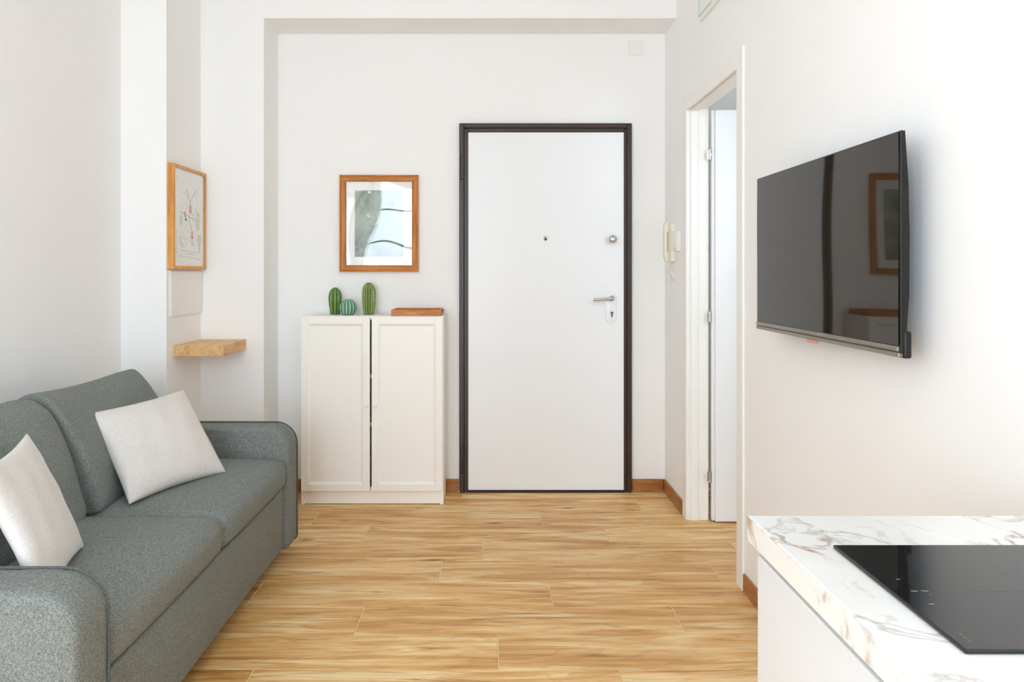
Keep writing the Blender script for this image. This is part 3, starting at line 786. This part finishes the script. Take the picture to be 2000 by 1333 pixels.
# ------------------------------------------------------------------ exit sign
ex = empty('exit_sign', (XR, 3.46, 2.54), 'pale green exit light high on the wall above the inner door', 'sign')
box('housing', XR - .017, XR, 3.28, 3.645, 2.537, 2.75, 'white_plastic', ex, .003, 2)
pn = box('panel', XR - .0195, XR - .0168, 3.435, 3.640, 2.556, 2.74, 'exit', ex, .001, 1)
boxes('outline', [(XR - .0203, XR - .0194, 3.436, 3.441, 2.557, 2.739), (XR - .0203, XR - .0194, 3.634, 3.639, 2.557, 2.739), (XR - .0203, XR - .0194, 3.441, 3.634, 2.557, 2.562)], 'exit_line', pn)

# ------------------------------------------------------------------ television
tvx, ty_a, ty_b, tz0, tz1 = .955, 1.735, 2.643, 1.1145, 1.6375
tv = empty('television', (XR, (ty_a + ty_b) / 2, tz0), 'slim black flat screen television mounted on the right wall', 'television')
# rear shell: thin at the top, thicker below
pr_ = [(tvx + .0055, tz1 - .002), (tvx + .010, tz1), (tvx + .012, tz1 - .03), (tvx + .018, tz1 - .12), (tvx + .021, tz1 - .24), (tvx + .020, tz0 + .14), (tvx + .015, tz0 + .07), (tvx + .014, tz0 + .004), (tvx + .0055, tz0 + .004)]
bm = bmesh.new()
A = [bm.verts.new((x, ty_a + .001, z)) for x, z in pr_]; B = [bm.verts.new((x, ty_b - .001, z)) for x, z in pr_]
n = len(pr_)
for k in range(n): bm.faces.new((A[k], A[(k + 1) % n], B[(k + 1) % n], B[k]))
bm.faces.new(A); bm.faces.new(B)
bm_obj('rear_shell', bm, 'black', tv)
box('bezel', tvx + .0006, tvx + .0056, ty_a, ty_b, tz0, tz1, 'black', tv, .001, 1)
wavy_pane('screen', (tvx - .0008, ty_b - .005, tz0 + .018), (0, -(ty_b - ty_a - .014), 0), (0, 0, tz1 - tz0 - .022), (-1, 0, 0), .0016, .0008, 'screen', tv, 60, 40, .2)
boxes('bottom_strip', [(tvx - .004, tvx + .006, ty_a + .008, ty_b, tz0 + .004, tz0 + .016), (tvx - .003, tvx + .018, ty_a + .006, ty_b, tz0 - .009, tz0 + .002)], 'silver', tv, .002, 1)
box('lower_housing', tvx + .007, tvx + .026, ty_a - .001, ty_b - .05, tz0 - .012, tz0 + .052, 'black', tv, .005, 2)
box('sensor', tvx - .005, tvx + .012, 2.18, 2.235, tz0 - .017, tz0 - .0092, 'flower2', tv, .003, 2)
box('wall_mount', tvx + .0265, XR - .002, 2.08, 2.29, 1.25, 1.5, 'black', tv)
tv.rotation_euler.z = math.radians(.65)      # hangs very slightly askew on its bracket

# ------------------------------------------------------------------ kitchen base units, worktop, hob
KXF, KY1, KZ, KY0 = .427, 1.236, .90, -.62
for i, (a, b) in enumerate(((.637, 1.235), (.036, .634), (-.60, .033))):
    lab = ('white handleless kitchen base cabinet at the end of the marble worktop', 'white handleless kitchen base cabinet in the middle under the worktop', 'white handleless kitchen base cabinet nearest the window')[i]
    k = empty('base_cabinet', (.75, (a + b) / 2, 0), lab, 'cabinet', 'kitchen base cabinets')
    box('body', KXF + .041, XR - .013, a, b, .10, KZ - .041, 'kitchen', k)
    box('door', KXF + .018, KXF + .0405, a + (.001 if i else 0), b - .0015 * bool(i), .102, KZ - .066, 'kitchen', k, .0015, 1)
    box('grip_profile', KXF + .024, KXF + .0405, a, b, KZ - .062, KZ - .0405, 'alu', k)
    box('plinth', KXF + .07, KXF + .085, a, b, 0, .098, 'kitchen', k)
wt = box('worktop', KXF + .0012, XR - .001, KY0, KY1, KZ - .04, KZ, 'marble', None, .003, 2)
tag(wt, 'white marble-look kitchen worktop with brown veins along its front edge', 'worktop')
box('edge_band', KXF, KXF + .0011, KY0, KY1 - .001, KZ - .0395, KZ - .0015, 'marble_edge', wt)
hx0, hx1, hy0, hy1 = .502, .992, .784, 1.087
hb = empty('induction_hob', (.747, .935, KZ), 'black glass induction hob set on the marble worktop', 'hob')
hg = box('glass_top', hx0, hx1, hy0, hy1, KZ + .0005, KZ + .0055, 'hob', hb, .0015, 2)
zt_ = KZ + .0057
def hobp(px, py):
    h = CAM_H - zt_; s = (py - 533) / h
    return (px - 957) / s, F_PX / s
def hobmark(segs, w, name):
    bm = bmesh.new()
    for (a, b, c_, d_) in segs:
        p0, p1 = Vector(hobp(a, b)), Vector(hobp(c_, d_)); t = (p1 - p0).normalized(); nn = Vector((-t.y, t.x)) * w / 2
        f_ = [bm.verts.new((*(pp + s * nn), zt_)) for pp, s in ((p0, 1), (p1, 1), (p1, -1), (p0, -1))]
        bm.faces.new(f_)
        g_ = [bm.verts.new((v_.co.x, v_.co.y, zt_ - .0003)) for v_ in f_]
        for k in range(4): bm.faces.new((f_[k], f_[(k + 1) % 4], g_[(k + 1) % 4], g_[k]))
    return bm_obj(name, bm, 'mark', hg)
M['mark'] = plain('faint_grey_print', (112, 108, 98), .3)
hobmark([(1750, 1132, 1758, 1132)], .0025, 'touch_symbol')
hobmark([(1779, 1155, 1792, 1155.5)], .0035, 'touch_symbol')
hobmark([(1799, 1154.5, 1813, 1155.5)], .0035, 'touch_symbol')
hobmark([(1815, 1162, 1819, 1163)], .0025, 'touch_symbol')
hobmark([(1814, 1180.5, 1824, 1181)], .003, 'touch_symbol')
M['mark2'] = plain('fainter_grey_print', (88, 87, 78), .3)
for segs in ([(1898, 1155, 2070, 1155)], [(1946, 1102, 2030, 1168)]):
    o = hobmark(segs, .0012, 'zone_line'); o.data.materials[0] = M['mark2']
o = hobmark([(1873.5, 1237, 1879, 1242), (1881, 1243, 1889, 1250), (1890.5, 1251.5, 1899, 1256)], .0026, 'maker_mark'); o.data.materials[0] = M['mark2']

# ------------------------------------------------------------------ sofa
SXB, SXF = -1.832, -.905
AY0, AY1 = 1.622, 1.768          # near arm
BY0, BY1 = 3.343, 3.490          # far arm
so = empty('sofa', (-1.37, 2.556, 0), 'grey fabric two-seat sofa along the left wall', 'sofa')
def arm(y0, y1):
    R, r2, z0, z1 = .10, .03, .050, .603
    P = [(SXB, z0)]
    for k in range(7):
        a = -math.pi / 2 + math.pi / 2 * k / 6; P.append((SXF - r2 + r2 * math.cos(a), z0 + r2 + r2 * math.sin(a)))
    for k in range(13):
        a = math.pi / 2 * k / 12; P.append((SXF - R + R * math.cos(a), z1 - R + R * math.sin(a)))
    P.append((SXB, z1))
    bm = bmesh.new()
    offs = [(0, .030), (.004, .016), (.012, .006), (.026, 0)]      # (y inset, profile shrink)
    def ring(y, s):
        out = []
        cx, cz = -1.37, .33
        for x, z in P:
            dx_, dz_ = x - cx, z - cz
            out.append(bm.verts.new((x - math.copysign(min(s, abs(dx_)), dx_) * (1 if abs(dx_) > .3 else .0), y, z - math.copysign(min(s, abs(dz_)), dz_) * (1 if abs(dz_) > .1 else .0))))
        return out
    rings = [ring(y0 + o_, s * .45) for o_, s in offs] + [ring(y1 - o_, s * .45) for o_, s in reversed(offs)]
    n = len(P)
    for A, B in zip(rings, rings[1:]):
        for k in range(n): bm.faces.new((A[k], A[(k + 1) % n], B[(k + 1) % n], B[k]))
    bm.faces.new(rings[0]); bm.faces.new(rings[-1])
    o = bm_obj('arm', bm, 'sofa', so, True)
    path = [(x, y1 - .006, z) for x, z in P[3:]]
    tube('piping', path, .0042, 'piping', o, 8)
    return o
arm(AY0, AY1); arm(BY0, BY1)
box('base', SXB + .02, -.928, AY1 + .001, BY0 - .001, .068, .334, 'sofa', so, .008, 3)
box('back_frame', SXB, SXB + .14, AY1 + .001, BY0 - .001, .334, .76, 'sofa', so, .03, 4)
for x in (SXB + .08, -1.02):
    for y in (AY1 + .05, BY0 - .05):
        lathe('leg', [(0, 0), (.022, 0), (.026, .068), (0, .068)], (x, y, 0), (0, 0, 1), 'feet', so, 16)

def cushion_box(name, x0, x1, y0, y1, z0, z1, r, mat, parent, fn=None, n=22):
    hx_, hy_, hz_ = (x1 - x0) / 2, (y1 - y0) / 2, (z1 - z0) / 2; C = Vector(((x0 + x1) / 2, (y0 + y1) / 2, (z0 + z1) / 2))
    h = Vector((hx_, hy_, hz_)); bm = bmesh.new()
    ts = [math.sin((i / n - .5) * math.pi) for i in range(n + 1)]
    ts = [.6 * t + .4 * (2 * i / n - 1) for i, t in enumerate(ts)]
    for ax in range(3):
        for s in (-1, 1):
            g = {}
            for i, u in enumerate(ts):
                for j, w in enumerate(ts):
                    p_ = [0, 0, 0]; p_[ax] = s; p_[(ax + 1) % 3] = u; p_[(ax + 2) % 3] = w
                    qv = Vector([p_[k] * h[k] for k in range(3)])
                    rr = [min(r, h[k]) for k in range(3)]
                    inn = Vector([max(-(h[k] - rr[k]), min(h[k] - rr[k], qv[k])) for k in range(3)])
                    d_ = qv - inn
                    if d_.length > 1e-9:
                        m_ = max(abs(d_[k]) for k in range(3)); d_ = d_.normalized() * m_
                    pos = inn + d_
                    t_ = Vector([pos[k] / h[k] for k in range(3)])
                    if fn: pos = fn(pos.copy(), t_)
                    g[i, j] = bm.verts.new(C + pos)
            for i in range(n):
                for j in range(n): bm.faces.new((g[i, j], g[i + 1, j], g[i + 1, j + 1], g[i, j + 1]))
    bmesh.ops.remove_doubles(bm, verts=bm.verts, dist=1e-5)
    o = bm_obj(name, bm, mat, parent)
    o.data.polygons.foreach_set('use_smooth', [True] * len(o.data.polygons))
    return o
def seat_fn(pos, t):
    crown = (1 - t.y ** 4) * (1 - max(0, t.x) ** 4)
    if pos.z > 0: pos.z += .022 * crown * max(0, t.z)
    if t.x > .5: pos.x += .012 * (1 - t.y ** 4) * (1 - t.z ** 2)
    pos.y *= 1 - .006 * (1 - t.z ** 2) * 0
    return pos
ymid = (AY1 + BY0) / 2
cushion_box('seat_cushion', -1.68, -.912, AY1 + .004, ymid - .003, .336, .470, .045, 'sofa', so, seat_fn)
cushion_box('seat_cushion', -1.68, -.912, ymid + .003, BY0 - .004, .336, .470, .045, 'sofa', so, seat_fn)

# back cushions: profile lofted along the sofa
def back_cushion(y0, y1, shift, ear, seed, pw=12, zp=.4):
    prof = [(-1.345, .480), (-1.375, .585), (-1.425, .710), (-1.490, .825), (-1.545, .878), (-1.600, .884), (-1.655, .850), (-1.685, .760), (-1.680, .62), (-1.640, .500), (-1.560, .464), (-1.430, .462)]
    pts = smoothpath([(x, 0, z) for x, z in prof], 5, True)
    cx, cz = -1.52, .67
    K = 40; bm = bmesh.new(); rings = []
    for i in range(K + 1):
        t = math.sin((-1 + 2 * i / K) * math.pi / 2)
        sc = max(.015, (1 - abs(t) ** pw)) ** (1 / 3)
        y = (y0 + y1) / 2 + t * (y1 - y0) / 2
        u = (t + 1) / 2
        ring = []
        for p_ in pts:
            fx, fz = p_.x - cx, p_.z - cz
            thick = sc if abs(t) > .8 else 1
            x = cx + fx * thick + (.010 * (1 - t * t) if fx > 0 and fz > -.1 else 0)
            z = cz + fz * (sc ** zp)
            topness = max(0, min(1, (p_.z - .62) / .25))
            x -= shift * topness * u ** 2
            z += ear * topness * max(0, (u - .72) / .28) ** 2 - .016 * topness * (1 - abs(2 * u - 1) ** 2) * 1.0
            x += .006 * math.sin(7 * u + seed + 9 * p_.z) * (1 if fx > 0 else 0)
            if pw > 20 and t > 0:                     # far end narrows to a sewn edge with a pointed top corner
                k_ = max(.05, 1 - t ** 7) ** .5
                bx_, bz_, tx_, tz_ = -1.40, .465, -1.600, .868
                ax_, az_ = tx_ - bx_, tz_ - bz_; ln = math.hypot(ax_, az_); ax_, az_ = ax_ / ln, az_ / ln
                al = (x - bx_) * ax_ + (z - bz_) * az_
                qx, qz = bx_ + ax_ * al, bz_ + az_ * al
                x, z = qx + (x - qx) * k_, qz + (z - qz) * k_
            ring.append(bm.verts.new((x, y, z)))
        rings.append(ring)
    n = len(pts)
    for A, B in zip(rings, rings[1:]):
        for k in range(n): bm.faces.new((A[k], A[(k + 1) % n], B[(k + 1) % n], B[k]))
    bm.faces.new(rings[0]); bm.faces.new(rings[-1])
    return bm_obj('back_cushion', bm, 'sofa', so, True)
back_cushion(AY1 - .0, ymid + .0, .0, .0, 0)
back_cushion(ymid + .006, BY0 + .0, .012, -.014, 2, 80, .10)

# ------------------------------------------------------------------ throw pillows
def pillow(label, BL, BR, TR, TL, th, seed, pin=.075):
    BL, BR, TR, TL = map(Vector, (BL, BR, TR, TL)); rn = random.Random(seed)
    C = (BL + BR + TR + TL) / 4
    nrm = (BR - BL).cross(TL - BL).normalized()
    if nrm.dot(Vector((0, 0, 1.3)) - C) < 0: nrm = -nrm
    K = 36; bm = bmesh.new(); top, bot = {}, {}
    for i in range(K + 1):
        for j in range(K + 1):
            u, w = -1 + 2 * i / K, -1 + 2 * j / K
            u, w = math.sin(u * math.pi / 2), math.sin(w * math.pi / 2)
            uu = u * (1 - pin * (1 - w * w) ** 1.0 * abs(u)); ww = w * (1 - pin * (1 - u * u) ** 1.0 * abs(w))
            a, b = (uu + 1) / 2, (ww + 1) / 2
            P = BL * (1 - a) * (1 - b) + BR * a * (1 - b) + TR * a * b + TL * (1 - a) * b
            f = max(0, (1 - u * u) * (1 - w * w)) ** .42
            wr = .0035 * math.sin(9 * u + 4 * w + seed) * math.sin(6 * w - 3 * u) * f
            edge = i in (0, K) or j in (0, K)
            vt = bm.verts.new(P + nrm * (th / 2 * f + wr)); top[i, j] = vt
            bot[i, j] = vt if edge else bm.verts.new(P - nrm * (th / 2 * f - wr))
    for g in (top, bot):
        for i in range(K):
            for j in range(K): bm.faces.new((g[i, j], g[i + 1, j], g[i + 1, j + 1], g[i, j + 1]))
    o = bm_obj('throw_pillow', bm, 'pillow')
    o.data.polygons.foreach_set('use_smooth', [True] * len(o.data.polygons))
    return tag(o, label, 'pillow', 'cream pillows on the sofa')
pillow('cream throw pillow leaning against the far back cushion of the sofa', (-1.263, 2.600, .492), (-1.079, 3.030, .490), (-1.322, 3.20, .80), (-1.485, 2.75, .782), .135, 1)
pillow('cream throw pillow on the near end of the sofa, cut by the picture edge', (-1.08, 1.80, .490), (-1.208, 2.207, .490), (-1.385, 2.22, .823), (-1.255, 1.81, .823), .085, 4, .09)
